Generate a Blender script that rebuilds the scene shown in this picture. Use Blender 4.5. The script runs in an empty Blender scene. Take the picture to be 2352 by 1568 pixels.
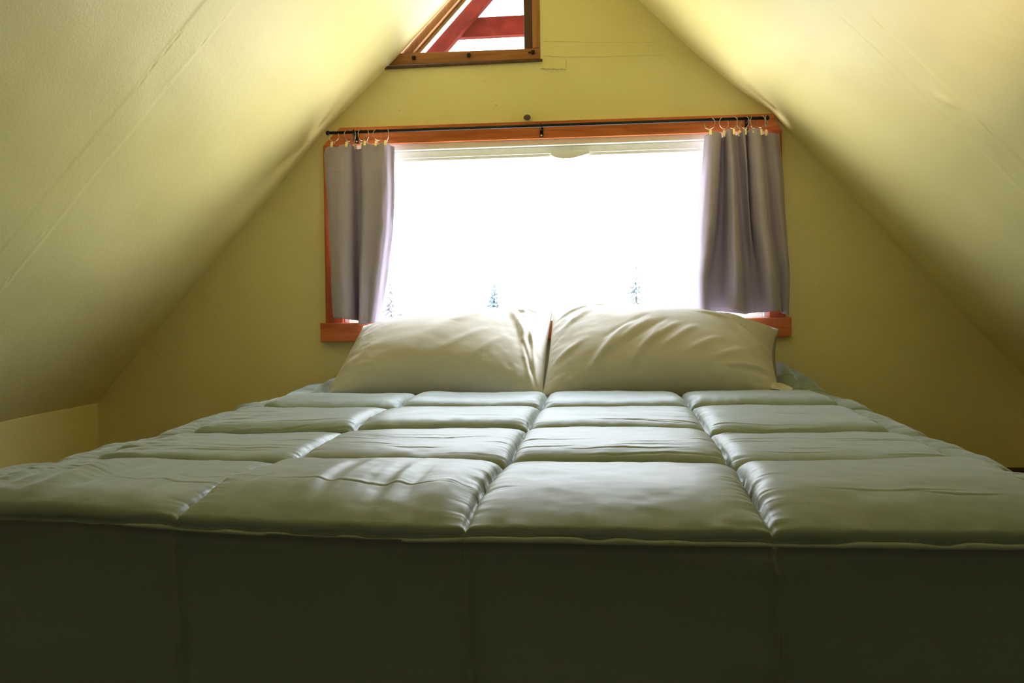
import bpy, bmesh, math, random
import numpy as np
from mathutils import Vector, Matrix

S = bpy.context.scene
COL = S.collection
random.seed(4)

# ------------------------------------------------------------------ helpers
_LAT = np.random.RandomState(11).rand(256, 256) * 2 - 1


def vnoise(x, y, seed=0):
    x = np.asarray(x, float) + seed * 17.13
    y = np.asarray(y, float) + seed * 9.71
    xi = np.floor(x).astype(int); yi = np.floor(y).astype(int)
    fx = x - xi; fy = y - yi
    fx = fx * fx * fx * (fx * (fx * 6 - 15) + 10); fy = fy * fy * fy * (fy * (fy * 6 - 15) + 10)
    a = _LAT[xi % 256, yi % 256]; b = _LAT[(xi + 1) % 256, yi % 256]
    c = _LAT[xi % 256, (yi + 1) % 256]; d = _LAT[(xi + 1) % 256, (yi + 1) % 256]
    return (a * (1 - fx) + b * fx) * (1 - fy) + (c * (1 - fx) + d * fx) * fy


def fbm(x, y, seed=0, octs=3):
    t = 0; amp = 1
    for i in range(octs):
        t = t + amp * vnoise(np.asarray(x) * 2 ** i, np.asarray(y) * 2 ** i, seed + i * 3)
        amp *= .5
    return t


def gauss(d, w):
    return np.exp(-(d / w) ** 2)


def sstep(e0, e1, x):
    t = np.clip((x - e0) / (e1 - e0), 0, 1)
    return t * t * (3 - 2 * t)


def tag(o, label=None, cat=None, group=None, kind=None):
    for k, v in (('label', label), ('category', cat), ('group', group), ('kind', kind)):
        if v:
            o[k] = v
    return o


def empty(name, loc=(0, 0, 0)):
    o = bpy.data.objects.new(name, None)
    o.empty_display_size = .05
    o.location = loc
    COL.objects.link(o)
    return o


def link(name, me, mat=None, parent=None, loc=None):
    o = bpy.data.objects.new(name, me)
    COL.objects.link(o)
    if mat:
        me.materials.append(mat)
    if parent is not None:
        o.parent = parent
        if loc is None:                     # vertices are given in world space
            me.transform(Matrix.Translation(-parent.matrix_basis.translation))
    if loc is not None:
        o.location = loc
    return o


def grid(name, P, mat, parent=None, wrap=False, loc=None):
    """A smooth quad sheet from an (n, m, 3) array; wrap closes it along the second axis."""
    n, m, _ = P.shape
    idx = np.arange(n * m).reshape(n, m)
    if wrap:
        idx = np.concatenate([idx, idx[:, :1]], axis=1)
    q = np.stack([idx[:-1, :-1], idx[1:, :-1], idx[1:, 1:], idx[:-1, 1:]], axis=-1).reshape(-1, 4)
    me = bpy.data.meshes.new(name)
    me.vertices.add(n * m)
    me.vertices.foreach_set('co', P.reshape(-1).astype(np.float32))
    me.loops.add(q.size)
    me.loops.foreach_set('vertex_index', q.reshape(-1).astype(np.int32))
    me.polygons.add(len(q))
    me.polygons.foreach_set('loop_start', (np.arange(len(q)) * 4).astype(np.int32))
    me.polygons.foreach_set('use_smooth', np.ones(len(q), dtype=bool))
    me.update(calc_edges=True)
    me.validate()
    return link(name, me, mat, parent, loc)


def normals(P):
    du = np.gradient(P, axis=0); dv = np.gradient(P, axis=1)
    n = np.cross(du, dv)
    return n / (np.linalg.norm(n, axis=2, keepdims=True) + 1e-12)


def b_box(bm, x0, x1, y0, y1, z0, z1, bevel=0.0):
    vs = [bm.verts.new((x, y, z)) for x in (x0, x1) for y in (y0, y1) for z in (z0, z1)]
    f = [(0, 1, 3, 2), (4, 6, 7, 5), (0, 4, 5, 1), (2, 3, 7, 6), (0, 2, 6, 4), (1, 5, 7, 3)]
    fs = [bm.faces.new([vs[i] for i in t]) for t in f]
    if bevel:
        es = list({e for q in fs for e in q.edges})
        bmesh.ops.bevel(bm, geom=es, offset=bevel, segments=2, profile=.6, affect='EDGES')


def b_prism(bm, poly, y0, y1, bevel=0.0):
    """Polygon in the x-z plane drawn out from y0 to y1."""
    a = [bm.verts.new((x, y0, z)) for x, z in poly]
    b = [bm.verts.new((x, y1, z)) for x, z in poly]
    n = len(poly)
    fs = [bm.faces.new(a), bm.faces.new(b[::-1])]
    for i in range(n):
        fs.append(bm.faces.new((a[i], b[i], b[(i + 1) % n], a[(i + 1) % n])))
    if bevel:
        es = list({e for q in fs for e in q.edges})
        bmesh.ops.bevel(bm, geom=es, offset=bevel, segments=2, profile=.6, affect='EDGES')


def b_tube(bm, pts, r, seg=10, cap=True):
    pts = [Vector(p) for p in pts]
    rings = []
    rr = r if isinstance(r, (list, tuple)) else [r] * len(pts)
    for i, p in enumerate(pts):
        t = (pts[min(i + 1, len(pts) - 1)] - pts[max(i - 1, 0)]).normalized()
        up = Vector((0, 0, 1)) if abs(t.z) < .9 else Vector((0, 1, 0))
        a = t.cross(up).normalized(); b = a.cross(t)
        rings.append([bm.verts.new(p + (a * math.cos(2 * math.pi * k / seg) + b * math.sin(2 * math.pi * k / seg)) * rr[i]) for k in range(seg)])
    for i in range(len(rings) - 1):
        for k in range(seg):
            bm.faces.new((rings[i][k], rings[i][(k + 1) % seg], rings[i + 1][(k + 1) % seg], rings[i + 1][k]))
    if cap:
        bm.faces.new(rings[0][::-1]); bm.faces.new(rings[-1])


def b_torus(bm, R, r, M, seg=36, sub=8):
    rings = []
    for i in range(seg):
        a = 2 * math.pi * i / seg
        rings.append([bm.verts.new(M @ Vector(((R + r * math.cos(2 * math.pi * k / sub)) * math.cos(a), (R + r * math.cos(2 * math.pi * k / sub)) * math.sin(a), r * math.sin(2 * math.pi * k / sub)))) for k in range(sub)])
    for i in range(seg):
        for k in range(sub):
            bm.faces.new((rings[i][k], rings[(i + 1) % seg][k], rings[(i + 1) % seg][(k + 1) % sub], rings[i][(k + 1) % sub]))


def done(name, bm, mat, parent=None, smooth=False, loc=None):
    bmesh.ops.recalc_face_normals(bm, faces=bm.faces[:])
    me = bpy.data.meshes.new(name)
    bm.to_mesh(me); bm.free()
    if smooth:
        for p in me.polygons:
            p.use_smooth = True
    return link(name, me, mat, parent, loc)


# ------------------------------------------------------------------ materials
def new_mat(name):
    m = bpy.data.materials.new(name)
    m.use_nodes = True
    nt = m.node_tree
    return m, nt, nt.nodes['Principled BSDF'], nt.nodes['Material Output']


def N(nt, typ, **kw):
    n = nt.nodes.new(typ)
    for k, v in kw.items():
        if k in n.inputs:
            n.inputs[k].default_value = v
        else:
            setattr(n, k, v)
    return n


def ramp(nt, stops):
    r = nt.nodes.new('ShaderNodeValToRGB')
    el = r.color_ramp.elements
    while len(el) < len(stops):
        el.new(.5)
    for e, (p, c) in zip(el, stops):
        e.position = p; e.color = (*c, 1)
    return r


def coords(nt, scale=(1, 1, 1), rot=(0, 0, 0)):
    tc = nt.nodes.new('ShaderNodeTexCoord')
    mp = nt.nodes.new('ShaderNodeMapping')
    mp.inputs['Scale'].default_value = scale
    mp.inputs['Rotation'].default_value = rot
    nt.links.new(tc.outputs['Object'], mp.inputs['Vector'])
    return mp.outputs['Vector']


def paint(name, c0, c1, rough=.6, spec=.3, grain=.0012):
    m, nt, p, out = new_mat(name)
    v = coords(nt)
    big = N(nt, 'ShaderNodeTexNoise', Scale=2.3, Detail=4.0)
    nt.links.new(v, big.inputs['Vector'])
    r = ramp(nt, [(.35, c0), (.65, c1)])
    nt.links.new(big.outputs['Fac'], r.inputs['Fac'])
    nt.links.new(r.outputs['Color'], p.inputs['Base Color'])
    fine = N(nt, 'ShaderNodeTexNoise', Scale=150.0, Detail=3.0)
    mid = N(nt, 'ShaderNodeTexNoise', Scale=22.0, Detail=3.0)
    nt.links.new(v, fine.inputs['Vector']); nt.links.new(v, mid.inputs['Vector'])
    b1 = N(nt, 'ShaderNodeBump', Strength=.35, Distance=grain)
    b2 = N(nt, 'ShaderNodeBump', Strength=.35, Distance=grain * 2.5)
    nt.links.new(fine.outputs['Fac'], b1.inputs['Height'])
    nt.links.new(mid.outputs['Fac'], b2.inputs['Height'])
    nt.links.new(b1.outputs['Normal'], b2.inputs['Normal'])
    nt.links.new(b2.outputs['Normal'], p.inputs['Normal'])
    p.inputs['Roughness'].default_value = rough
    p.inputs['Specular IOR Level'].default_value = spec
    return m


def wood(name, dark, mid, light, axis='X', rough=.42, scale=1.0, spec=.5):
    m, nt, p, out = new_mat(name)
    s = {'X': (3, 42, 42), 'Z': (42, 42, 3), 'D': (16, 42, 16)}[axis]
    v = coords(nt, tuple(q * scale for q in s))
    n1 = N(nt, 'ShaderNodeTexNoise', Scale=1.0, Detail=5.0, Roughness=.6, Distortion=.8)
    nt.links.new(v, n1.inputs['Vector'])
    r = ramp(nt, [(.3, dark), (.5, mid), (.7, light)])
    nt.links.new(n1.outputs['Fac'], r.inputs['Fac'])
    nt.links.new(r.outputs['Color'], p.inputs['Base Color'])
    b = N(nt, 'ShaderNodeBump', Strength=.25, Distance=.001)
    nt.links.new(n1.outputs['Fac'], b.inputs['Height'])
    nt.links.new(b.outputs['Normal'], p.inputs['Normal'])
    p.inputs['Roughness'].default_value = rough
    p.inputs['Specular IOR Level'].default_value = spec
    return m


def plain(name, c, rough=.5, metal=0.0, spec=.5, noise=.08, scale=40.0):
    m, nt, p, out = new_mat(name)
    v = coords(nt)
    n = N(nt, 'ShaderNodeTexNoise', Scale=scale, Detail=2.0)
    nt.links.new(v, n.inputs['Vector'])
    r = ramp(nt, [(.3, tuple(q * (1 - noise) for q in c)), (.7, tuple(min(1, q * (1 + noise)) for q in c))])
    nt.links.new(n.outputs['Fac'], r.inputs['Fac'])
    nt.links.new(r.outputs['Color'], p.inputs['Base Color'])
    p.inputs['Roughness'].default_value = rough
    p.inputs['Metallic'].default_value = metal
    p.inputs['Specular IOR Level'].default_value = spec
    return m


def fabric(name, c, rough=.6, sheen=.2, transl=0.0, weave=900.0, bump=.0004, spec=.3, var=.06, tint=None):
    m, nt, p, out = new_mat(name)
    v = coords(nt)
    n = N(nt, 'ShaderNodeTexNoise', Scale=6.0, Detail=4.0)
    nt.links.new(v, n.inputs['Vector'])
    r = ramp(nt, [(.3, tuple(q * (1 - var) for q in c)), (.7, tuple(min(1, q * (1 + var)) for q in c))])
    nt.links.new(n.outputs['Fac'], r.inputs['Fac'])
    nt.links.new(r.outputs['Color'], p.inputs['Base Color'])
    w = N(nt, 'ShaderNodeTexNoise', Scale=weave, Detail=1.0)
    nt.links.new(v, w.inputs['Vector'])
    b = N(nt, 'ShaderNodeBump', Strength=.3, Distance=bump)
    nt.links.new(w.outputs['Fac'], b.inputs['Height'])
    nt.links.new(b.outputs['Normal'], p.inputs['Normal'])
    p.inputs['Roughness'].default_value = rough
    p.inputs['Specular IOR Level'].default_value = spec
    p.inputs['Sheen Weight'].default_value = sheen
    p.inputs['Sheen Roughness'].default_value = .4
    if transl:
        t = nt.nodes.new('ShaderNodeBsdfTranslucent')
        nt.links.new(r.outputs['Color'], t.inputs['Color'])
        mx = nt.nodes.new('ShaderNodeMixShader')
        mx.inputs['Fac'].default_value = transl
        nt.links.new(p.outputs['BSDF'], mx.inputs[1])
        nt.links.new(t.outputs['BSDF'], mx.inputs[2])
        nt.links.new(mx.outputs['Shader'], out.inputs['Surface'])
    return m


def glass(name):
    m, nt, p, out = new_mat(name)
    nt.nodes.remove(p)
    t = N(nt, 'ShaderNodeBsdfTransparent')
    t.inputs['Color'].default_value = (.975, .985, .98, 1)
    g = N(nt, 'ShaderNodeBsdfGlossy', Roughness=.02)
    fr = N(nt, 'ShaderNodeFresnel', IOR=1.45)
    mx = N(nt, 'ShaderNodeMixShader')
    # reflect once, at the face the ray enters by: leaving through the far face must not count as total reflection
    ge = N(nt, 'ShaderNodeNewGeometry')
    inv = N(nt, 'ShaderNodeMath', operation='SUBTRACT'); inv.inputs[0].default_value = 1.0
    mul = N(nt, 'ShaderNodeMath', operation='MULTIPLY')
    nt.links.new(ge.outputs['Backfacing'], inv.inputs[1])
    nt.links.new(fr.outputs['Fac'], mul.inputs[0]); nt.links.new(inv.outputs['Value'], mul.inputs[1])
    nt.links.new(mul.outputs['Value'], mx.inputs['Fac'])
    nt.links.new(t.outputs['BSDF'], mx.inputs[1])
    nt.links.new(g.outputs['BSDF'], mx.inputs[2])
    nt.links.new(mx.outputs['Shader'], out.inputs['Surface'])
    return m


M_CEIL = paint('cream_ceiling_paint', (.82, .735, .32), (.86, .78, .37), rough=.5, spec=.35)
M_WALL = paint('olive_wall_paint', (.80, .72, .34), (.85, .77, .40), rough=.55)
M_FLOOR = wood('dark_floor_wood', (.05, .025, .012), (.08, .04, .02), (.12, .06, .03), 'X')
M_RED = wood('red_stained_wood', (.36, .085, .018), (.60, .155, .034), (.72, .225, .065), 'X', rough=.38)
M_REDV = wood('red_stained_wood_upright', (.30, .055, .014), (.45, .09, .02), (.56, .135, .035), 'Z', rough=.38)
M_BROWN = wood('brown_frame_wood', (.22, .075, .02), (.34, .13, .035), (.45, .19, .06), 'X', rough=.45)
M_BROWNV = wood('brown_frame_wood_upright', (.22, .075, .02), (.34, .13, .035), (.45, .19, .06), 'Z', rough=.45)
M_DARKW = wood('dark_stop_wood', (.05, .02, .012), (.09, .035, .02), (.13, .05, .03), 'Z', rough=.5)
M_RAFT = wood('weathered_red_timber', (.035, .0025, .002), (.055, .004, .003), (.08, .008, .005), 'D', rough=.8, spec=.03)
M_VINYL = plain('cream_vinyl', (.86, .85, .74), rough=.4, noise=.03)
M_GLASS = glass('window_glass')
M_BLACK = plain('black_metal', (.015, .013, .013), rough=.35, metal=.6)
M_RING = plain('polished_nickel', (.58, .53, .44), rough=.2, metal=1.0)
M_CLIP = plain('pale_brass', (.85, .74, .45), rough=.3, metal=.8)
M_COMF = fabric('sage_sateen', (.215, .28, .25), rough=.46, sheen=.42, spec=.6, var=.03, weave=700.0)
M_PIL = fabric('white_cotton', (.57, .545, .485), rough=.75, sheen=.1, transl=.10, var=.02)
M_CURT = fabric('lilac_grey_curtain', (.48, .42, .57), rough=.6, sheen=.06, transl=.04, var=.05)
M_KNOB = plain('dark_knob_wood', (.08, .05, .035), rough=.5)
M_CABLE = plain('ivory_cord', (.75, .68, .45), rough=.5, noise=.02)
M_GROUND = plain('pale_gravel', (.52, .52, .50), rough=.9, scale=1.0, noise=.12)
M_NEEDLE = plain('blue_green_needles', (.115, .15, .165), rough=.8, scale=3.0, noise=.3)
M_FAINT = plain('silver_green_needles', (.165, .19, .185), rough=.8, scale=3.0, noise=.25)
M_ROSE = plain('russet_leaves', (.18, .15, .155), rough=.8, scale=3.0, noise=.25)
M_BARK = plain('grey_bark', (.12, .10, .09), rough=.9, scale=8.0, noise=.2)
M_ROOFR = plain('red_roofing', (.10, .062, .064), rough=.8, scale=5.0)
M_SIDING = plain('white_siding', (.75, .75, .73), rough=.7, scale=4.0)

# ------------------------------------------------------------------ room shell
XR, ZR, SL = -0.23, 2.157, 1.037        # ridge and roof pitch
CA, SA = 1 / math.hypot(1, SL), SL / math.hypot(1, SL)
XKL, XKR, YB = -1.985, 1.525, -7.0      # knee walls and the far end of the loft
LEN = (XR - XKL) / CA
ZK = ZR - LEN * SA
LEN += .02


def make_ceiling():
    y = np.concatenate([np.linspace(0, -.3, 50)[:-1], np.linspace(-.3, -1.0, 60)[:-1], np.linspace(-1.0, -1.26, 110)[:-1],
                        np.linspace(-1.26, -2.2, 60)[:-1], np.linspace(-2.2, YB, 70)])
    q = np.linspace(-LEN, LEN, 521)
    Q, Y = np.meshgrid(q, y, indexing='ij')
    s = np.abs(Q); sg = np.sign(Q)
    # the two slopes meet in a soft plaster ridge
    rs = np.sqrt(s * s + .03 ** 2) - .03 * np.exp(-s / .05)
    z0 = ZR - s * SA
    d = .006 * fbm(Q * 1.6 + 3, Y * 1.3, 2, 3) + .0008 * fbm(Q * 9, Y * 9, 5, 2)
    # the board bows outward against the gable, most of all beside the window head
    zs = z0
    left = np.interp(zs, [.35, .7, 1.1, 1.35, 1.6, 2.0], [0, .018, .026, .034, .012, 0])
    right = np.interp(zs, [.35, .65, 1.0, 1.34, 1.45, 1.6], [0, .0, .028, .034, .010, 0])
    d += np.where(Q < 0, left, right) * np.exp(-(-Y / .75) ** 1.5)
    # taped joint running up each slope
    for yj, a, sd in ((-1.08, .0009, 7), (-1.185, .0008, 8)):
        wob = yj + .006 * vnoise(Q * 3, Q * 0, sd)
        d -= a * gauss(Y - wob, .009) * (.55 + .7 * vnoise(Q * 9, Y * 0, sd + 2))
        d += .0022 * gauss(Y - wob - .004 * vnoise(Q * 40, Y * 0, sd + 4), .0035) * sstep(.30, .55, vnoise(Q * 11, Y * 0, sd + 6)) * sstep(-.2, .3, vnoise(Q * 60, Y * 30, sd + 7))
    d -= .0012 * sstep(-1.20, -1.17, Y) * (1 - sstep(-1.09, -1.06, Y))
    # filler patches and nail heads
    for (qq, yy, rr, h) in ((1.412, -1.13, .022, .003), (1.43, -1.15, .012, .003), (1.57, -1.12, .018, .0012), (1.866, -.496, .010, .003),
                            (1.25, -.62, .006, .002), (1.31, -.95, .006, .002), (.95, -1.45, .006, .002), (-1.3, -.7, .006, .002),
                            (-1.05, -.9, .007, .002), (-.8, -.5, .006, .0015), (-1.75, -1.1, .008, .002), (-.98, -1.3, .007, .002)):
        d -= h * gauss(np.hypot(Q - qq, Y - yy), rr) * (1 + .5 * vnoise(Q * 150, Y * 150, 4))
    X = XR + Q * CA + sg * SA * d
    Z = z0 + CA * d
    return grid('ceiling', np.stack([X, Y, Z], -1), M_CEIL)


tag(make_ceiling(), 'cream painted sloping ceiling over the bed', 'ceiling', kind='structure')

# gable wall with its two openings
WX0, WX1, WZ0, WZ1 = -.985, .58, .63, 1.31      # main opening
UX, UZ = -.23, 1.582                            # upper opening: right edge, bottom
bm = bmesh.new()
T = .06
b_prism(bm, [(-2.3, -.05), (1.85, -.05), (1.85, WZ0), (-2.3, WZ0)], 0, T)
b_prism(bm, [(-2.3, WZ0), (WX0, WZ0), (WX0, WZ1), (-1.6, WZ1), (-2.3, .7)], 0, T)
b_prism(bm, [(WX1, WZ0), (1.85, WZ0), (1.85, .7), (1.15, WZ1), (WX1, WZ1)], 0, T)
b_prism(bm, [(-1.6, WZ1), (1.15, WZ1), (.92, UZ), (-1.32, UZ)], 0, T)
b_prism(bm, [(UX, UZ), (.92, UZ), (UX, 2.75)], 0, T)
bmesh.ops.remove_doubles(bm, verts=bm.verts[:], dist=1e-5)
wall = done('wall_back', bm, M_WALL)
tag(wall, 'olive yellow gable wall around the window', 'wall', kind='structure')

# old tape lines and torn paper on the gable above the window
bm = bmesh.new()


def ridge_line(bm, pts, w, h):
    n = 22
    pts = [Vector((p[0], 0, p[1])) for p in pts]
    seq = []
    for i in range(len(pts) - 1):
        for k in range(n):
            seq.append(pts[i].lerp(pts[i + 1], k / n))
    seq.append(pts[-1])
    row = []
    h = h * 1.8
    for i, p in enumerate(seq):
        t = (seq[min(i + 1, len(seq) - 1)] - seq[max(i - 1, 0)]).normalized()
        nrm = Vector((-t.z, 0, t.x))
        ww = w * random.uniform(.5, 1.2); hh = h * random.uniform(.4, 1.2); jit = random.uniform(-.3, .3) * w
        c = p + nrm * jit
        row.append([bm.verts.new(c + nrm * ww + Vector((0, .001, 0))), bm.verts.new(c + Vector((0, -hh, 0))), bm.verts.new(c - nrm * ww + Vector((0, .001, 0)))])
    for a, b in zip(row[:-1], row[1:]):
        for k in (0, 1):
            bm.faces.new((a[k], b[k], b[k + 1], a[k + 1]))


ridge_line(bm, [(-.232, 1.556), (-.19, 1.553), (-.137, 1.550)], .0035, .004)
ridge_line(bm, [(-.137, 1.552), (-.137, 1.582)], .0015, .0015)
ridge_line(bm, [(-.216, 1.602), (-.15, 1.594), (-.011, 1.588), (.144, 1.586)], .0022, .0022)
ridge_line(bm, [(-.215, 1.653), (0.0, 1.640), (.160, 1.632), (.21, 1.633)], .0015, .0014)
ridge_line(bm, [(.16, 1.630), (.16, 1.590)], .0013, .0014)
ridge_line(bm, [(.16, 1.628), (.215, 1.58), (.267, 1.537)], .0013, .0013)
ridge_line(bm, [(.144, 1.586), (.25, 1.582), (.33, 1.578)], .0012, .001)
ridge_line(bm, [(.085, 1.632), (.086, 1.590)], .001, .001)
ridge_line(bm, [(.03, 1.636), (.028, 1.592)], .001, .001)
ridge_line(bm, [(-.21, 1.62), (-.17, 1.634)], .001, .0012)
ridge_line(bm, [(-1.75, .56), (-1.70, .50), (-1.66, .47)], .0015, .0015)
done('tape_ridge', bm, M_WALL, wall, smooth=True)
bm = bmesh.new()
for (x, z, r) in ((-.394, 1.434, .006), (-.757, 1.432, .006), (-.438, 1.52, .004), (-.215, 1.542, .005), (-.19, 1.541, .003), (-1.18, .9, .004), (.75, .75, .004)):
    bmesh.ops.create_uvsphere(bm, u_segments=10, v_segments=8, radius=r, matrix=Matrix.Translation((x, 0, z)) @ Matrix.Diagonal((1, .45, 1, 1)))
done('nail_bump', bm, M_WALL, wall, smooth=True)

for nm, x, sx, lb in (('wall_left', XKL, -1, 'low cream knee wall left of the bed'), ('wall_right', XKR, 1, 'low knee wall right of the bed')):
    bm = bmesh.new()
    b_box(bm, min(x, x + sx * .1), max(x, x + sx * .1), YB, .1, -.05, ZK + .005, .004)
    tag(done(nm, bm, M_CEIL), lb, 'wall', kind='structure')
bm = bmesh.new()
b_prism(bm, [(-2.3, -.05), (1.85, -.05), (1.85, .5), (XR, 2.6), (-2.3, .5)], YB - .1, YB)
tag(done('wall_front', bm, M_WALL), 'olive end wall behind the camera', 'wall', kind='structure')
bm = bmesh.new()
b_box(bm, -2.2, 1.75, YB - .1, .06, -.08, 0)
tag(done('floor', bm, M_FLOOR), 'dark wooden floor under the bed', 'floor', kind='structure')
bm = bmesh.new()
b_box(bm, XKL, XKR, -.014, 0.001, 0, .102, .002)
tag(done('baseboard_back', bm, M_FLOOR), 'dark baseboard along the gable wall', 'baseboard', kind='structure')

# ------------------------------------------------------------------ main window
w1 = empty('window_1', (-.21, 0, .63))
tag(w1, 'wide bright window with red stained wooden casing', 'window', kind='structure')
bm = bmesh.new(); b_prism(bm, [(-1.045, 1.303), (.62, 1.297), (.585, 1.357), (-.98, 1.367)], -.02, .0, .002)
done('head_casing', bm, M_RED, w1)
bm = bmesh.new(); b_prism(bm, [(-1.052, .64), (-.985, .64), (-.985, 1.303), (-1.045, 1.303)], -.02, 0, .002)
done('side_casing', bm, M_REDV, w1)
bm = bmesh.new(); b_prism(bm, [(.575, .64), (.63, .64), (.62, 1.298), (.575, 1.298)], -.02, 0, .002)
done('side_casing', bm, M_REDV, w1)
bm = bmesh.new(); b_prism(bm, [(-1.072, .570), (.649, .569), (.650, .638), (-1.071, .642)], -.028, 0, .003)
done('window_sill', bm, M_RED, w1)


def frame_bm(x0, x1, z0, z1, wl, wr, wb, wt, y0, y1, bev=.003):
    bm = bmesh.new()
    b_box(bm, x0, x1, y0, y1, z1 - wt, z1, bev)
    b_box(bm, x0, x1, y0, y1, z0, z0 + wb, bev)
    b_box(bm, x0, x0 + wl, y0, y1, z0 + wb, z1 - wt, bev)
    b_box(bm, x1 - wr, x1, y0, y1, z0 + wb, z1 - wt, bev)
    return bm


done('window_frame', frame_bm(-.985, .58, .632, 1.31, .022, .022, .010, .032, -.002, .07), M_VINYL, w1)
done('window_sash', frame_bm(-.963, .558, .642, 1.278, .022, .022, .012, .026, .022, .062), M_VINYL, w1)
done('glazing_bead', frame_bm(-.941, .536, .654, 1.252, .008, .008, .005, .010, .03, .052, .002), M_VINYL, w1)
bm = bmesh.new(); b_box(bm, -.94, .535, .040, .044, .655, 1.248)
done('window_pane', bm, M_GLASS, w1)
# loose flap of weatherstrip that hangs below the head
bm = bmesh.new()
top, bot = [], []
for i in range(25):
    t = i / 24
    x = -.198 + t * .142
    sag = .020 * (math.sin(math.pi * min(1, t * 1.0)) ** .8) * (1.15 - .75 * t) + random.uniform(-.0006, .0006)
    top.append((x, 1.256)); bot.append((x, 1.247 - sag))
b_prism(bm, top + bot[::-1], .018, .021)
done('weatherstrip', bm, M_VINYL, w1)
bm = bmesh.new()
b_box(bm, -.935, -.915, .018, .03, 1.222, 1.252, .004)
done('sash_stop', bm, M_VINYL, w1)

# ------------------------------------------------------------------ small gable window
w2 = empty('window_2', (-.45, 0, UZ))
tag(w2, 'small triangular window with brown wooden frame under the ridge', 'window', kind='structure')


def roofx(z, off=0.0):
    return XR - (ZR - z) / SL + off


bm = bmesh.new(); b_prism(bm, [(roofx(1.590) - .05, 1.592), (-.231, 1.590), (-.231, 1.628), (roofx(1.63) - .04, 1.634)], -.004, .03, .002)
done('bottom_rail', bm, M_BROWN, w2)
bm = bmesh.new(); b_prism(bm, [(roofx(1.578) - .05, 1.578), (-.222, 1.580), (-.222, 1.588), (roofx(1.588) - .05, 1.588)], -.012, .02, .002)
done('bottom_stop', bm, M_DARKW, w2)
bm = bmesh.new(); b_prism(bm, [(-.257, 1.629), (-.231, 1.629), (-.231, 2.16), (-.257, 2.13)], -.004, .03, .002)
done('side_stile', bm, M_BROWNV, w2)
bm = bmesh.new(); b_prism(bm, [(-.290, 1.63), (-.258, 1.63), (-.258, 2.13), (-.290, 2.10)], .02, .075, .002)
done('side_stop', bm, M_DARKW, w2)


def slant(x_lo, x_hi, y0, y1, z0, z1, mat, name, bev=.002, parent=None):
    """Board parallel to the left roof slope between two horizontal offsets from the ceiling line."""
    bm = bmesh.new()
    b_prism(bm, [(roofx(z0, x_lo), z0), (roofx(z0, x_hi), z0), (roofx(z1, x_hi), z1), (roofx(z1, x_lo), z1)], y0, y1, bev)
    return done(name, bm, mat, parent)


slant(-.06, .028, .004, .04, 1.63, 2.06, M_BROWNV, 'slanted_stile', parent=w2)
slant(.029, .047, .03, .075, 1.632, 2.04, plain('grey_stop_wood', (.42, .33, .24), .6), 'slanted_stop', parent=w2)
bm = bmesh.new(); b_prism(bm, [(roofx(1.6), 1.6), (-.27, 1.6), (-.27, 2.10)], .050, .054)
done('window_pane', bm, M_GLASS, w2)
for x, ext in ((-.697, 0), (-.492, 0), (-.256, 1)):
    bm = bmesh.new()
    b_box(bm, x - .0065, x + .0065, -.010, -.004, 1.607, 1.621, .001)
    b_tube(bm, [(x - .001, -.013, 1.612), (x + .003, -.013, 1.618)], .0012, 6)
    if ext:
        b_box(bm, x - .018, x - .005, -.009, -.004, 1.612, 1.616, .001)
    done('retaining_clip', bm, M_BLACK, w2)

# timbers of the roof overhang outside the small window
rz = lambda z: -.458 + (z - 1.734) / 1.05
bm = bmesh.new(); b_prism(bm, [(-1.10 - .21, 1.26), (-1.10, 1.26), (-.25, 2.152), (-.25 - .21, 2.152)], .35, .39, .003)
tag(done('roof_rafter', bm, M_RAFT), 'red stained slanting rafter outside the small window', 'rafter', kind='structure')
bm = bmesh.new(); b_box(bm, -.68, .30, .391, .43, 1.803, 1.881, .003)
tag(done('collar_tie', bm, M_RAFT), 'red stained level timber crossing outside the small window', 'timber', kind='structure')

# ------------------------------------------------------------------ curtain rod, rings, knob, cable
RY, RZ_L, RZ_R = -.06, 1.341, 1.334
rodz = lambda x: RZ_L + (RZ_R - RZ_L) * (x + 1.03) / 1.62
rod = empty('curtain_rod', (-.228, RY, 1.3))
tag(rod, 'thin dark metal curtain rod across the top of the window', 'curtain rod')
bm = bmesh.new(); b_tube(bm, [(-1.005, RY, rodz(-1.005)), (.555, RY, rodz(.555))], .0058, 14)
done('pole', bm, M_BLACK, rod, smooth=True)
for x in (-1.012, .562):
    bm = bmesh.new(); bmesh.ops.create_uvsphere(bm, u_segments=14, v_segments=10, radius=.009, matrix=Matrix.Translation((x, RY, rodz(x))))
    done('finial', bm, M_BLACK, rod, smooth=True)
for x in (-.915, -.228, .498):
    bm = bmesh.new()
    b_torus(bm, .0078, .0022, Matrix.Translation((x, RY, rodz(x))) @ Matrix.Rotation(math.pi / 2, 4, 'Y'), 20, 6)
    b_box(bm, x - .004, x + .004, RY, -.019, rodz(x) - .0115, rodz(x) - .0075, .0008)
    b_box(bm, x - .006, x + .006, -.024, -.0195, rodz(x) - .034, rodz(x) + .004, .0015)
    br = done('bracket', bm, M_BLACK, rod)
    bm = bmesh.new(); bmesh.ops.create_uvsphere(bm, u_segments=10, v_segments=8, radius=.0035, matrix=Matrix.Translation((x, -.025, rodz(x) - .027)) @ Matrix.Diagonal((1, .5, 1, 1)))
    done('screw', bm, M_RING, rod, smooth=True)

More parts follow.
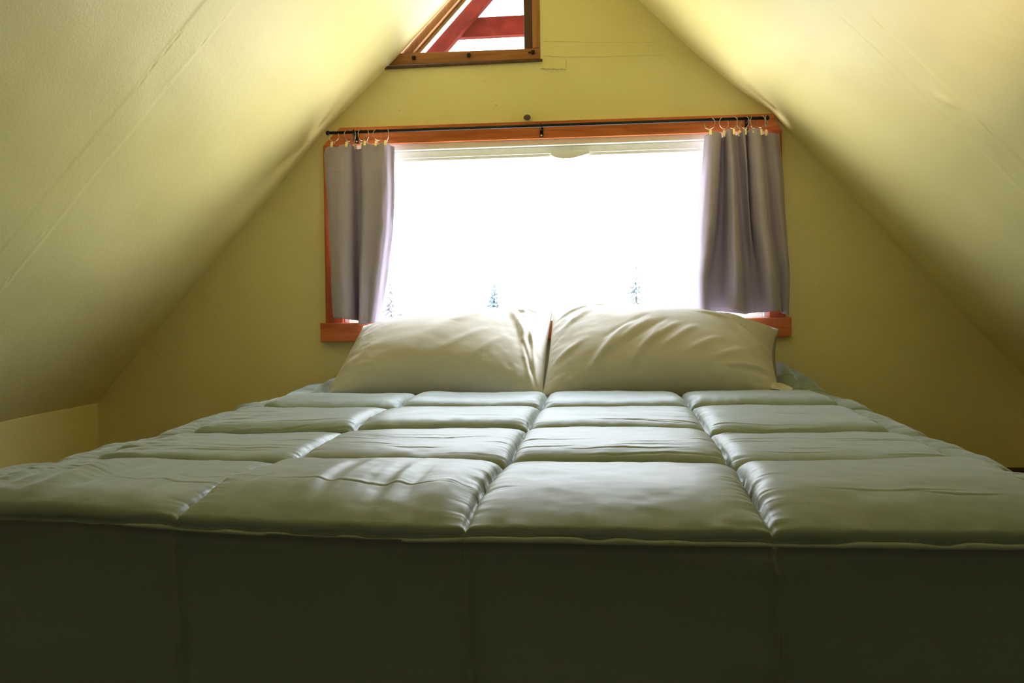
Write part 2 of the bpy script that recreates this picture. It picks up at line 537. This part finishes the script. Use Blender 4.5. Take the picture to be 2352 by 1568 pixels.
knob = bmesh.new()
prof = [(0, 0), (.006, 0), (.0065, .006), (.010, .011), (.0125, .017), (.011, .023), (.006, .026), (0, .027)]
rows = []
for r, h in prof:
    rows.append([knob.verts.new((-.28 + r * math.cos(2 * math.pi * k / 16) * 1.05, -h, 1.378 + r * math.sin(2 * math.pi * k / 16) * .85)) for k in range(16)])
for a, b in zip(rows[:-1], rows[1:]):
    for k in range(16):
        knob.faces.new((a[k], a[(k + 1) % 16], b[(k + 1) % 16], b[k]))
bmesh.ops.remove_doubles(knob, verts=knob.verts[:], dist=1e-5)
tag(done('wall_knob', knob, M_KNOB, smooth=True), 'small dark round knob on the wall just above the curtain rod', 'knob')

bm = bmesh.new(); b_tube(bm, [(.588, -.006, .569), (.588, -.006, .40), (.589, -.006, .12)], .0042, 8)
tag(done('cord', bm, M_CABLE, smooth=True), 'thin ivory cord running down the wall from the window sill', 'cord')

# ------------------------------------------------------------------ curtains


def catmull(pts, n):
    p = np.array(pts, float)
    p = np.vstack([2 * p[0] - p[1], p, 2 * p[-1] - p[-2]])
    k = len(p) - 3
    t = np.linspace(0, k - 1e-6, n)
    i = t.astype(int); f = (t - i)[:, None]
    a, b, c, d = p[i], p[i + 1], p[i + 2], p[i + 3]
    return .5 * (2 * b + (c - a) * f + (2 * a - 5 * b + 4 * c - d) * f ** 2 + (3 * b - a - 3 * c + d) * f ** 3)


def make_curtain(rows, heights, sd, outer, name='curtain'):
    """rows: for each height the (x, y, dz) of the same fold lines from one edge to the other."""
    n = 260
    C = np.array([catmull(r, n) for r in rows])                # (h, n, 3)
    for k, g in enumerate((1.25, 1.9, 1.9, 1.25) if outer else (1.0, 1.3, 1.35, 1.25)):
        C[k, :, 1] = -.034 + np.minimum(C[k, :, 1] + .036, 0) * g
    if outer:       # the outer edge lies against the casing
        ramp_in = np.exp(-(np.abs(np.arange(n) - n + 1) / 9.0) ** 2)
        C[:, :, 1] = C[:, :, 1] * (1 - ramp_in) - .0225 * ramp_in
    hh = np.array(heights)
    m = 150
    t = np.linspace(0, 1, m)
    P = np.zeros((m, n, 3))
    zt = np.interp(t, [0, 1], [hh[0], hh[-1]])
    for k in range(n):
        for c in range(3):
            # smooth interpolation down the cloth
            P[:, k, c] = np.interp(t, (hh[0] - hh) / (hh[0] - hh[-1]), C[:, k, c])
    # soften the kinks between the given heights
    for _ in range(60):
        P[1:-1] = .5 * P[1:-1] + .25 * (P[:-2] + P[2:])
    P[..., 2] = zt[:, None] + P[..., 2]
    U, V = np.meshgrid(t, np.linspace(0, 1, n), indexing='ij')
    P[..., 1] += .0022 * fbm(V * 14, U * 5, sd, 2) - .0025 * gauss(U - .135, .004) * 0 - .0014 * gauss(U - .14, .006)
    P[..., 1] -= .0018 * gauss(U - .975, .004)
    P[..., 0] += .0025 * vnoise(U * 5, V * 3, sd + 1)
    o = grid(name, P, M_CURT)
    s = o.modifiers.new('cloth', 'SOLIDIFY'); s.thickness = .0016; s.offset = 0
    return o


L_top = [(-1.034, -.045, -.024), (-1.02, -.062, -.004), (-.999, -.07, .0), (-.975, -.077, -.004), (-.958, -.081, .001), (-.938, -.078, .006), (-.927, -.066, .007),
         (-.925, -.045, .003), (-.916, -.036, -.006), (-.898, -.036, -.006), (-.886, -.045, -.003), (-.884, -.068, .004), (-.868, -.080, .008), (-.845, -.074, .002),
         (-.820, -.077, .0), (-.80, -.082, .006), (-.786, -.076, .004), (-.775, -.06, -.004), (-.763, -.055, -.008)]
L_mid = [(-1.022, -.045, 0), (-1.012, -.065, 0), (-.99, -.078, 0), (-.972, -.085, 0), (-.952, -.085, 0), (-.932, -.078, 0), (-.922, -.066, 0),
         (-.919, -.045, 0), (-.912, -.036, 0), (-.902, -.036, 0), (-.893, -.045, 0), (-.889, -.068, 0), (-.876, -.084, 0), (-.855, -.080, 0),
         (-.832, -.078, 0), (-.812, -.085, 0), (-.795, -.08, 0), (-.782, -.065, 0), (-.774, -.058, 0)]
L_low = [(-1.016, -.045, 0), (-1.006, -.07, 0), (-.985, -.086, 0), (-.968, -.092, 0), (-.95, -.090, 0), (-.933, -.080, 0), (-.925, -.066, 0),
         (-.922, -.045, 0), (-.917, -.036, 0), (-.911, -.036, 0), (-.905, -.045, 0), (-.903, -.068, 0), (-.893, -.086, 0), (-.876, -.084, 0),
         (-.857, -.080, 0), (-.838, -.086, 0), (-.822, -.08, 0), (-.810, -.068, 0), (-.80, -.06, 0)]
L_bot = [(-1.012, -.045, .004), (-1.002, -.07, .003), (-.984, -.086, .001), (-.966, -.092, 0), (-.95, -.090, -.003), (-.935, -.080, -.006), (-.926, -.066, -.008),
         (-.924, -.045, -.010), (-.92, -.036, -.012), (-.915, -.036, -.015), (-.911, -.045, -.018), (-.909, -.068, -.022), (-.902, -.086, -.024), (-.89, -.084, -.024),
         (-.874, -.080, -.022), (-.858, -.086, -.020), (-.846, -.08, -.018), (-.838, -.068, -.016), (-.834, -.06, -.015)]
cl = make_curtain([L_top, L_mid, L_low, L_bot], [1.290, .98, .80, .660], 3, False)
tag(cl, 'short lilac grey curtain with two broad folds, hung left of the window', 'curtain', 'curtains on the window rod')

R_top = [(.347, -.055, -.006), (.365, -.075, -.002), (.385, -.08, .002), (.402, -.065, -.002), (.410, -.038, -.010), (.420, -.04, -.002), (.424, -.072, .010),
         (.434, -.082, .006), (.443, -.065, .002), (.450, -.045, -.002), (.462, -.042, -.004), (.471, -.06, .0), (.479, -.074, .006), (.486, -.06, .005),
         (.490, -.045, .004), (.498, -.07, .007), (.515, -.082, .007), (.532, -.076, .006), (.538, -.05, .0), (.548, -.04, -.006), (.565, -.05, -.003),
         (.59, -.058, -.004), (.612, -.05, .0)]
R_mid = [(.314, -.06, 0), (.334, -.08, 0), (.358, -.088, 0), (.378, -.07, 0), (.392, -.042, 0), (.412, -.04, 0), (.423, -.072, 0),
         (.437, -.092, 0), (.455, -.08, 0), (.466, -.055, 0), (.478, -.042, 0), (.490, -.045, 0), (.497, -.06, 0), (.501, -.055, 0),
         (.506, -.045, 0), (.514, -.07, 0), (.530, -.088, 0), (.552, -.082, 0), (.563, -.055, 0), (.575, -.042, 0), (.594, -.05, 0),
         (.618, -.056, 0), (.636, -.048, 0)]
R_low = [(.306, -.06, 0), (.322, -.08, 0), (.340, -.085, 0), (.352, -.07, 0), (.366, -.045, 0), (.402, -.044, 0), (.424, -.074, 0),
         (.442, -.095, 0), (.462, -.09, 0), (.476, -.07, 0), (.486, -.045, 0), (.502, -.04, 0), (.514, -.042, 0), (.524, -.045, 0),
         (.532, -.05, 0), (.540, -.07, 0), (.556, -.092, 0), (.578, -.086, 0), (.592, -.058, 0), (.602, -.044, 0), (.616, -.05, 0),
         (.634, -.055, 0), (.646, -.048, 0)]
R_bot = [(.315, -.06, .012), (.328, -.08, .01), (.344, -.085, .008), (.356, -.07, .006), (.37, -.045, .006), (.402, -.044, .004), (.426, -.074, .002),
         (.444, -.095, 0), (.466, -.09, -.003), (.482, -.07, -.005), (.492, -.045, -.004), (.506, -.04, -.002), (.518, -.042, -.001), (.53, -.045, .0),
         (.542, -.05, .0), (.552, -.07, .001), (.570, -.092, .003), (.592, -.086, .005), (.606, -.058, .002), (.612, -.044, -.002), (.620, -.05, -.006),
         (.632, -.055, -.008), (.641, -.048, -.008)]
cr = make_curtain([R_top, R_mid, R_low, R_bot], [1.286, .96, .78, .658], 6, True)
tag(cr, 'short lilac grey curtain gathered in narrow dark folds, hung right of the window', 'curtain', 'curtains on the window rod')

RINGS_L = [(-.990, 80, -.084), (-.936, 30, -.080), (-.913, 28, -.040), (-.886, 25, -.060), (-.866, 34, -.084), (-.826, 38, -.080), (-.790, 30, -.083)]
RINGS_R = [(.366, 62, -.080), (.415, 60, -.062), (.446, 45, -.078), (.468, 35, -.055), (.486, 42, -.070), (.512, 25, -.084), (.541, 38, -.062), (.560, 20, -.054)]
ORD = ['first', 'second', 'third', 'fourth', 'fifth', 'sixth', 'seventh', 'eighth']


def ring_parts():
    R = .0195
    rt = bmesh.new()
    b_torus(rt, R, .00125, Matrix.Rotation(math.pi / 2, 4, 'X'), 40, 8)
    b_torus(rt, .0030, .0008, Matrix.Translation((0, 0, -R - .004)) @ Matrix.Rotation(math.pi / 2, 4, 'X'), 16, 6)
    ct = bmesh.new()
    b_box(ct, -.0042, .0042, -.0030, -.0014, -.021, 0, .0006)
    b_box(ct, -.0042, .0042, .0014, .0030, -.021, 0, .0006)
    b_tube(ct, [(-.0046, 0, -.009), (.0046, 0, -.009)], .0022, 8)
    return rt, ct


proto = None
for side, lst in (('left', RINGS_L), ('right', RINGS_R)):
    for i, (x, ang, yc) in enumerate(lst):
        zc = rodz(x) + .0058 - .0182
        if proto is None:
            root = empty('curtain_ring', (x, RY, zc))
            rt, ct = ring_parts()
            r_o = done('ring', rt, M_RING, root, smooth=True, loc=(0, 0, 0))
            c_o = done('clip', ct, M_CLIP, root, loc=(0, 0, -.026))
            proto = (root, r_o, c_o)
        else:
            root = proto[0].copy(); COL.objects.link(root)
            r_o = proto[1].copy(); COL.objects.link(r_o); r_o.parent = root
            c_o = proto[2].copy(); COL.objects.link(c_o); c_o.parent = root
        root.location = (x, RY, zc)
        a = math.radians(90 - ang)
        r_o.rotation_euler = (0, 0, a if i % 2 else -a)
        dy = max(-.030, min(.010, yc - RY))
        # the ring is pulled a little towards the cloth it holds
        c_o.location = (0, dy, -.0265)
        c_o.rotation_euler = (math.atan2(dy, .05), 0, 0)
        end = 'from the left end' if side == 'left' else 'from the window side'
        tag(root, f'{ORD[i]} nickel clip ring {end}, holding the {side} curtain', 'curtain ring', 'clip rings on the curtain rod')

# ------------------------------------------------------------------ comforter over the bed
XA, XB, YF, ZT = -1.065, .668, -2.052, .386     # edges of the bed top


def fold(a, lim, r):
    d = np.maximum(a - lim, 0)
    ang = np.minimum(d / r, math.pi / 2)
    ext = np.maximum(d - r * math.pi / 2, 0)
    return np.minimum(a, lim) + r * np.sin(ang), r * (1 - np.cos(ang)) + ext


SEAM_A = np.array([-1.46, -1.012, -.600, -.190, .215, .618, 1.07])
SEAM_B = np.array([-.42, .02, .38, .775, 1.215, 1.625, 2.072, 2.48])


def cell(v, seams, wob=0):
    vv = v + wob
    i = np.clip(np.searchsorted(seams, vv, side='right') - 1, 0, len(seams) - 2)
    a = seams[i]; w = seams[i + 1] - a
    u = (vv - a) / w
    dist = np.minimum(u, 1 - u) * w
    return u, dist, i


def make_comforter():
    drop = .40
    a = np.concatenate([np.linspace(XA - drop, XA - .02, 70)[:-1], np.linspace(XA - .02, XB + .02, 430)[:-1], np.linspace(XB + .02, XB + drop, 70)])
    b = np.concatenate([np.linspace(.03, .75, 200)[:-1], np.linspace(.75, 2.10, 520)[:-1], np.linspace(2.10, 2.05 + drop, 90)])
    A, B = np.meshgrid(a, b, indexing='ij')
    r = .045
    x1, dz1 = fold(A, XB, r); x0, dz0 = fold(-A, -XA, r)
    X = np.where(A > 0, x1, -x0); DX = np.maximum(dz1, dz0)
    Yp, DY = fold(B, -YF, .018)
    D = np.maximum(DX, DY)
    base_z = ZT - D
    # a soft rise where the spare bedding lies under the comforter at the head end
    base_z = base_z + .11 * gauss(A - .58, .16) * gauss(B - .02, .20) * sstep(.9, .5, A) + .03 * gauss(A + 1.0, .14) * gauss(B - .08, .2)
    base_z = base_z + .022 * sstep(-.25, -.85, A) * sstep(1.75, 2.05, B) + .012 * sstep(1.5, 2.05, B)
    # pressed down under the pillows
    base_z = base_z - .045 * sstep(.52, .44, B) * sstep(-1.0, -.93, A) * sstep(.62, .55, A)
    base_z = base_z + .006 * fbm(A * 2.2, B * 2.2, 9, 2)
    P = np.stack([X, -Yp, np.maximum(base_z, .02)], -1)
    n = normals(P)
    n = np.where(n[..., 2:3] < -.2, -n, n)
    wa = .010 * vnoise(B * 3.5, A * 1.2, 1) + .002 * vnoise(B * 40, A * 3, 2)
    wb = .010 * vnoise(A * 4.0, B * 1.5, 3) + .0025 * vnoise(A * 30, B * 3, 4)
    u, da, ia = cell(A, SEAM_A, wa)
    v, db, ib = cell(B, SEAM_B, wb)
    pa = 1 - np.abs(2 * u - 1) ** 14.0
    pb = np.where(v < .55, 1 - np.abs((v - .55) / .55) ** 2.6, 1 - np.abs((v - .55) / .45) ** 5.0)
    # the foot row swells early and then slopes down to its front seam
    pb = np.where(ib == 5, 1 - np.abs((v - .36) / np.where(v < .36, .36, .64)) ** np.where(v < .36, 2.6, 2.2), pb)
    top = np.where(ib == 5, .043, np.where(ib >= 6, .022, .040))
    top = np.where((ia == 0) | (ia == 5), .020, top)
    rnd = 1 + .16 * _LAT[(ia * 7 + 3) % 256, (ib * 5 + 1) % 256]
    h = top * rnd * np.clip(pa, 0, 1) ** .45 * np.clip(pb, 0, 1) ** np.where((ib == 5) & (v > .36), .85, .5)
    ontop = sstep(2.12, 2.05, B)
    # gathers along the lengthwise stitching
    ga = np.exp(-da / .013) * (1 - np.exp(-da / .004))
    h += ontop * ga * .0034 * fbm(B * 85, A * 7, 21, 2) * (1.0 + .5 * vnoise(B * 4, A * 4, 8))
    # finer gathers along the crosswise stitching
    gb = np.exp(-db / .022) * (1 - np.exp(-db / .004))
    h += ontop * gb * .0026 * fbm(A * 45, B * 10, 27, 2)
    # thin pressed creases that run across the bed
    rng = random.Random(12)
    for _ in range(95):
        a0, b0 = rng.uniform(-1.0, .62), rng.uniform(.85, 1.96)
        ln, wd, am = rng.uniform(.05, .17), rng.uniform(.0012, .0022), rng.uniform(.0005, .0017)
        tilt, ph, bow = rng.uniform(-.10, .10), rng.uniform(0, 6), rng.uniform(.001, .005)
        i0, i1 = np.searchsorted(a, (a0 - ln, a0 + ln)); j0, j1 = np.searchsorted(b, (b0 - .06, b0 + .06))
        if i1 - i0 < 3 or j1 - j0 < 3:
            continue
        aa, bb = A[i0:i1, j0:j1], B[i0:i1, j0:j1]
        line = b0 + tilt * (aa - a0) + bow * np.sin((aa - a0) * 38 + ph)
        d = bb - line
        tap = np.clip(1 - ((aa - a0) / ln) ** 2, 0, 1) * sstep(.006, .03, da[i0:i1, j0:j1]) * sstep(.004, .02, db[i0:i1, j0:j1])
        h[i0:i1, j0:j1] += tap * am * (-gauss(d, wd) + .55 * gauss(d + .007, .006))
    # slack ripples lengthwise on the foot row, stronger to the left
    slack = sstep(1.64, 1.90, B) * sstep(2.06, 1.93, B) * sstep(.05, -.35, A)
    h += slack * .0065 * fbm(A * 24, B * 2.0, 61, 2)
    # crumpled left border
    lb = sstep(-.72, -1.02, A) * ontop
    h += lb * .004 * fbm(A * 11, B * 22, 70, 3)
    rb = sstep(.56, .66, A) * ontop
    h += rb * .003 * fbm(A * 7, B * 30, 74, 3)
    h -= np.maximum(.005 * gauss(da, .0035), .009 * gauss(db, .0045))
    # folded ledge of the cloth just under the foot seam
    h += .0015 * gauss(B - 2.088, .007)
    h += (1 - ontop) * .004 * fbm(A * 3, B * 5, 80, 2)
    h += .0012 * fbm(A * 14, B * 14, 90, 3) * ontop
    P = P + n * h[..., None]
    P[..., 1] = np.minimum(P[..., 1], -.022)
    P[..., 2] = np.maximum(P[..., 2], .012)
    o = grid('comforter', P, M_COMF)
    # the sheet runs left to right by head to foot: make its faces look outward
    return o


tag(make_comforter(), 'sage green quilted comforter with large stitched squares covering the bed', 'comforter')

# ------------------------------------------------------------------ pillows


def seg(u, v, p0, p1, w, amp, sharp=2.0):
    d = np.array(p1, float) - np.array(p0, float); L2 = d @ d
    t = np.clip(((u - p0[0]) * d[0] + (v - p0[1]) * d[1]) / L2, 0, 1)
    dist = np.hypot(u - p0[0] - t * d[0], v - p0[1] - t * d[1])
    return amp * np.exp(-(dist / w) ** sharp) * (np.sin(math.pi * np.clip(t * .96 + .02, 0, 1)) ** .5)


def make_pillow(BL, BR, TL, TR, thick, wrinkles, sd, topbow=0.0, ends=(1, 1), draw=(.018, .018)):
    n, m = 230, 170
    # the parameter runs once round the pillow: front face then back face
    u = np.linspace(-1, 1, n)
    v = np.linspace(-1, 1, m)
    U, V = np.meshgrid(np.sin(u * math.pi / 2), np.sin(v * math.pi / 2), indexing='ij')
    BL, BR, TL, TR = (np.array(q, float) for q in (BL, BR, TL, TR))
    # edges draw in between the corners
    pu = U * (1 - np.where(U < 0, draw[0], draw[1]) * (1 - V ** 2)); pv = V * (1 - .06 * (1 - U ** 2)) + topbow * (1 - U ** 2) * (V + 1) / 2
    s = (pu[..., None] + 1) / 2; t = (pv[..., None] + 1) / 2
    O = (BL * (1 - s) + BR * s) * (1 - t) + (TL * (1 - s) + TR * s) * t
    nrm = np.cross(BR - BL, TL - BL); nrm = nrm / np.linalg.norm(nrm)
    if nrm[1] > 0:
        nrm = -nrm
    lo = np.where(U < 0, ends[0], ends[1])
    f = np.clip(1 - np.abs(U) ** (2.6 * lo), 0, 1) ** .62 * np.clip(1 - np.abs(V) ** 2.3, 0, 1) ** .55
    w = np.zeros_like(U)
    for q in wrinkles:
        w += seg(U, V, *q)
    edge = np.clip(1 - np.maximum(np.abs(U), np.abs(V)) ** 8, 0, 1)
    w = w * np.clip(f * 3, 0, 1)
    w += (.0010 * fbm(U * 3.5, V * 3.5, sd, 2) + .0030 * (1 - f) * fbm(U * 9, V * 7, sd + 5, 2)) * np.clip(f * 4, 0, 1)
    F = O + nrm * (thick * f + w + .002)[..., None]
    Bk = O - nrm * (thick * .62 * f + .002)[..., None]
    # pillow cloth hangs: whatever would sink below the comforter rests on it
    full = np.concatenate([F, Bk[:, ::-1]], axis=1)
    o = grid('pillow', full, M_PIL, wrap=True)
    # close the two ends
    bm = bmesh.new(); bm.from_mesh(o.data)
    bmesh.ops.remove_doubles(bm, verts=bm.verts[:], dist=1e-5)
    be = [e for e in bm.edges if e.is_boundary]
    if be:
        bmesh.ops.holes_fill(bm, edges=be, sides=0)
    bmesh.ops.recalc_face_normals(bm, faces=bm.faces[:])
    for fc in bm.faces:
        fc.smooth = True
    bm.to_mesh(o.data); bm.free()
    return o


wl = [((.10, .15), (.50, .80), .10, .006), ((.55, .85), (.85, -.1), .05, .012), ((.70, .9), (.93, -.3), .03, .010), ((.76, .2), (.90, -.85), .035, .012),
      ((.86, .1), (.95, -.85), .025, .010), ((.05, -.5), (.45, .0), .06, .003), ((.3, -.7), (.65, -.1), .05, .003), ((-.9, -.6), (-.6, -.2), .08, .004),
      ((-.35, -.6), (.15, .35), .10, .003), ((.60, .95), (.95, .75), .03, .006), ((.5, .9), (.9, .5), .025, .006), ((.80, -.2), (.93, -.9), .02, -.010)]
pl = make_pillow((-.925, -.415, .412), (-.207, -.42, .405), (-.895, -.060, .628), (-.196, -.055, .668), .112, wl, 3, topbow=.05, ends=(1, 1.0))
tag(pl, 'plump white pillow leaning under the left half of the window', 'pillow', 'white pillows at the head of the bed')

wr = [((-.62, -.86), (-.28, .05), .045, .010), ((-.45, -.55), (-.12, .12), .045, .008), ((-.25, -.75), (.0, .0), .04, .007), ((-.15, -.5), (.12, .05), .04, .007),
      ((-.02, -.55), (.28, .0), .045, .006), ((.2, -.6), (.5, -.2), .05, .005), ((.4, -.7), (.72, -.35), .05, .005), ((.55, -.72), (.92, -.62), .04, .008),
      ((.30, .52), (.62, .42), .035, .009), ((.60, .44), (.90, -.15), .035, .013), ((.5, .75), (.95, .45), .05, .008), ((-.95, -.55), (-.7, -.25), .05, .007),
      ((-.93, .15), (-.6, .6), .05, .008), ((-.95, .55), (-.55, .85), .04, .009), ((-.9, .8), (-.45, .75), .035, -.007), ((.66, .32), (.95, .02), .05, -.010),
      ((-.5, -.3), (-.15, .25), .03, -.005), ((-.3, -.45), (.02, .15), .03, -.005)]
pr = make_pillow((-.208, -.43, .405), (.540, -.42, .402), (-.194, -.050, .678), (.594, -.085, .598), .122, wr, 8, topbow=.15, draw=(.018, .065), ends=(1, 1.05))
tag(pr, 'creased white pillow leaning under the right half of the window', 'pillow', 'white pillows at the head of the bed')
# loose hem of the pillowcase at the lower right corner
uu = np.linspace(0, 1, 30); vv = np.linspace(0, 1, 14)
Uh, Vh = np.meshgrid(uu, vv, indexing='ij')
Xh = .505 + .055 * Uh + .012 * np.sin(Vh * 3) * Uh
Yh = -.43 + .06 * Vh - .03 * Uh * (1 - Vh)
Zh = .425 + .035 * Vh * (1 - .8 * Uh) - .008 * Uh + .006 * np.sin(Uh * 7 + Vh * 2) * Uh
hem = grid('pillowcase_hem', np.stack([Xh, Yh, Zh], -1), M_PIL, pr)
sm = hem.modifiers.new('cloth', 'SOLIDIFY'); sm.thickness = .002

# ------------------------------------------------------------------ outdoors
GZ = -2.8
bm = bmesh.new()
n = 24
b = [bm.verts.new((400 * math.cos(2 * math.pi * k / n), 436 + 400 * math.sin(2 * math.pi * k / n), GZ)) for k in range(n)]
bm.faces.new(b)
gr = done('ground', bm, M_GROUND)
tag(gr, 'pale open ground outside the house', 'ground', kind='structure')


def conifer(x, y, top, spread, mat, label, sd, whorls=17, gapp=.0):
    rng = random.Random(sd)
    root = empty('conifer_tree', (x, y, GZ))
    tag(root, label, 'tree', 'trees beyond the window')
    H = top - GZ
    bm = bmesh.new(); b_tube(bm, [(x, y, GZ), (x + .05, y, GZ + H * .5), (x, y, top)], [.16, .10, .015], 8)
    done('trunk', bm, M_BARK, root, smooth=True)
    bm = bmesh.new()
    for w in range(whorls):
        t = (w + .6) / whorls
        z = GZ + H * (.12 + .88 * t)
        L = spread * (1 - t) ** .8 + .10
        k = 9
        for j in range(k):
            if rng.random() < gapp:
                continue
            a = 2 * math.pi * (j + rng.random() * .7) / k
            l = L * rng.uniform(.65, 1.1)
            c, s = math.cos(a), math.sin(a)
            wd = l * .26; th = .10
            tip = bm.verts.new((x + c * l, y + s * l, z - l * rng.uniform(.12, .4)))
            root_v = bm.verts.new((x, y, z + .12))
            mx, my, mz = x + c * l * .55, y + s * l * .55, z - l * .10
            ring = [bm.verts.new((mx - s * wd, my + c * wd, mz)), bm.verts.new((mx, my, mz + th)), bm.verts.new((mx + s * wd, my - c * wd, mz)), bm.verts.new((mx, my, mz - th * 1.6))]
            for q in range(4):
                bm.faces.new((ring[q], ring[(q + 1) % 4], tip)); bm.faces.new((ring[(q + 1) % 4], ring[q], root_v))
    done('foliage', bm, mat, root)
    return root


conifer(-8.18, 60, 2.35, 1.3, M_NEEDLE, 'small blue grey conifer seen near the middle of the window above the pillow gap', 2)
conifer(2.07, 60, 3.45, 1.7, M_FAINT, 'very faint pale conifer seen above the right pillow', 3, gapp=.35)
conifer(-15.2, 57, 2.8, 1.0, M_ROSE, 'faint rose tinted slender tree seen beside the left curtain', 5, gapp=.4)
hs = empty('neighbouring_house', (-15.5, 62, GZ))
tag(hs, 'small far house with a red roof peak just above the left pillow', 'house')
bm = bmesh.new(); b_box(bm, -18.6, -13.4, 62.5, 68, GZ, -1.2)
done('house_wall', bm, M_SIDING, hs)
bm = bmesh.new(); b_prism(bm, [(-19.0, -1.3), (-13.0, -1.3), (-15.7, .28)], 62.2, 68.3)
done('house_roof', bm, M_ROOFR, hs)

# ------------------------------------------------------------------ light
SKY = 10.0
SUNLIT = 10.0
w = bpy.data.worlds.new('overcast_sky'); S.world = w
w.use_nodes = True
nt = w.node_tree
bg = nt.nodes['Background']
tc = nt.nodes.new('ShaderNodeTexCoord'); sp = nt.nodes.new('ShaderNodeSeparateXYZ')
nt.links.new(tc.outputs['Generated'], sp.inputs['Vector'])
mr = nt.nodes.new('ShaderNodeMapRange')
mr.inputs['From Min'].default_value = -1; mr.inputs['From Max'].default_value = 1
nt.links.new(sp.outputs['Z'], mr.inputs['Value'])
g = SUNLIT / SKY
# hazy white sky over sunlit pale ground
rp = ramp(nt, [(0, (g, g * .97, g * .88)), (.44, (g, g * .97, g * .88)), (.5, (.95, 1.0, 1.08)), (.8, (.84, .93, 1.12))])
nt.links.new(mr.outputs['Result'], rp.inputs['Fac'])
nt.links.new(rp.outputs['Color'], bg.inputs['Color'])
bg.inputs['Strength'].default_value = SKY


def portal(name, x, z, sx, sz):
    l = bpy.data.lights.new(name, 'AREA'); l.shape = 'RECTANGLE'; l.size = sx; l.size_y = sz
    l.cycles.is_portal = True
    o = bpy.data.objects.new(name, l); COL.objects.link(o)
    o.location = (x, .075, z); o.rotation_euler = (-math.pi / 2, 0, 0)
    return o


portal('window_daylight', -.2, .97, 1.56, .66)
portal('small_window_daylight', -.5, 1.88, .58, .62)

l = bpy.data.lights.new('hazy_sun', 'SUN'); l.energy = 9.5; l.angle = .3; l.color = (.9, .94, 1.08)
o = bpy.data.objects.new('hazy_sun', l); COL.objects.link(o)
o.location = (6, 4, 14)
o.rotation_euler = Vector((-.80, -.62, -1)).to_track_quat('-Z', 'Y').to_euler()

# the loft's own lamp, behind the camera on the right, shining up the slope
l = bpy.data.lights.new('loft_lamp', 'SPOT'); l.energy = 150; l.color = (1, .80, .58); l.spot_size = .30; l.spot_blend = 1.0; l.shadow_soft_size = .06
o = bpy.data.objects.new('loft_lamp', l); COL.objects.link(o)
o.location = (.2, -3.0, .9)
o.rotation_euler = (Vector((.66, -1.40, 1.235)) - o.location).to_track_quat('-Z', 'Y').to_euler()

l = bpy.data.lights.new('room_fill', 'POINT'); l.energy = 6; l.color = (1, .9, .8); l.shadow_soft_size = .12  # weak fill added behind the camera to lift the bed's front face
o = bpy.data.objects.new('room_fill', l); COL.objects.link(o)
o.location = (-.3, -4.9, .65)

# ------------------------------------------------------------------ camera
cam = bpy.data.cameras.new('camera'); co = bpy.data.objects.new('camera', cam); COL.objects.link(co)
cam.sensor_fit = 'HORIZONTAL'; cam.sensor_width = 36; cam.lens = 2000 / 2352 * 36
cam.clip_end = 2000; cam.clip_start = .02
yaw, pitch, roll = math.atan(219 / 2000), math.atan(80.5 / 2000), .0162
F = Vector((-math.sin(yaw) * math.cos(pitch), math.cos(yaw) * math.cos(pitch), -math.sin(pitch)))
R0 = F.cross(Vector((0, 0, 1))).normalized(); U0 = R0.cross(F)
R = R0 * math.cos(roll) - U0 * math.sin(roll); U = R0 * math.sin(roll) + U0 * math.cos(roll)
m = Matrix((R, U, -F)).transposed().to_4x4()
m.translation = (0, -3.2, .693)
co.matrix_world = m
S.camera = co

S.view_settings.view_transform = 'Standard'
S.view_settings.look = 'None'
S.view_settings.gamma = 1
S.view_settings.use_curve_mapping = False
S.view_settings.exposure = 0.08
S.cycles.use_denoising = True
S.cycles.max_bounces = 14
S.cycles.diffuse_bounces = 10
S.cycles.glossy_bounces = 4
S.cycles.transparent_max_bounces = 16
S.cycles.sample_clamp_indirect = 8
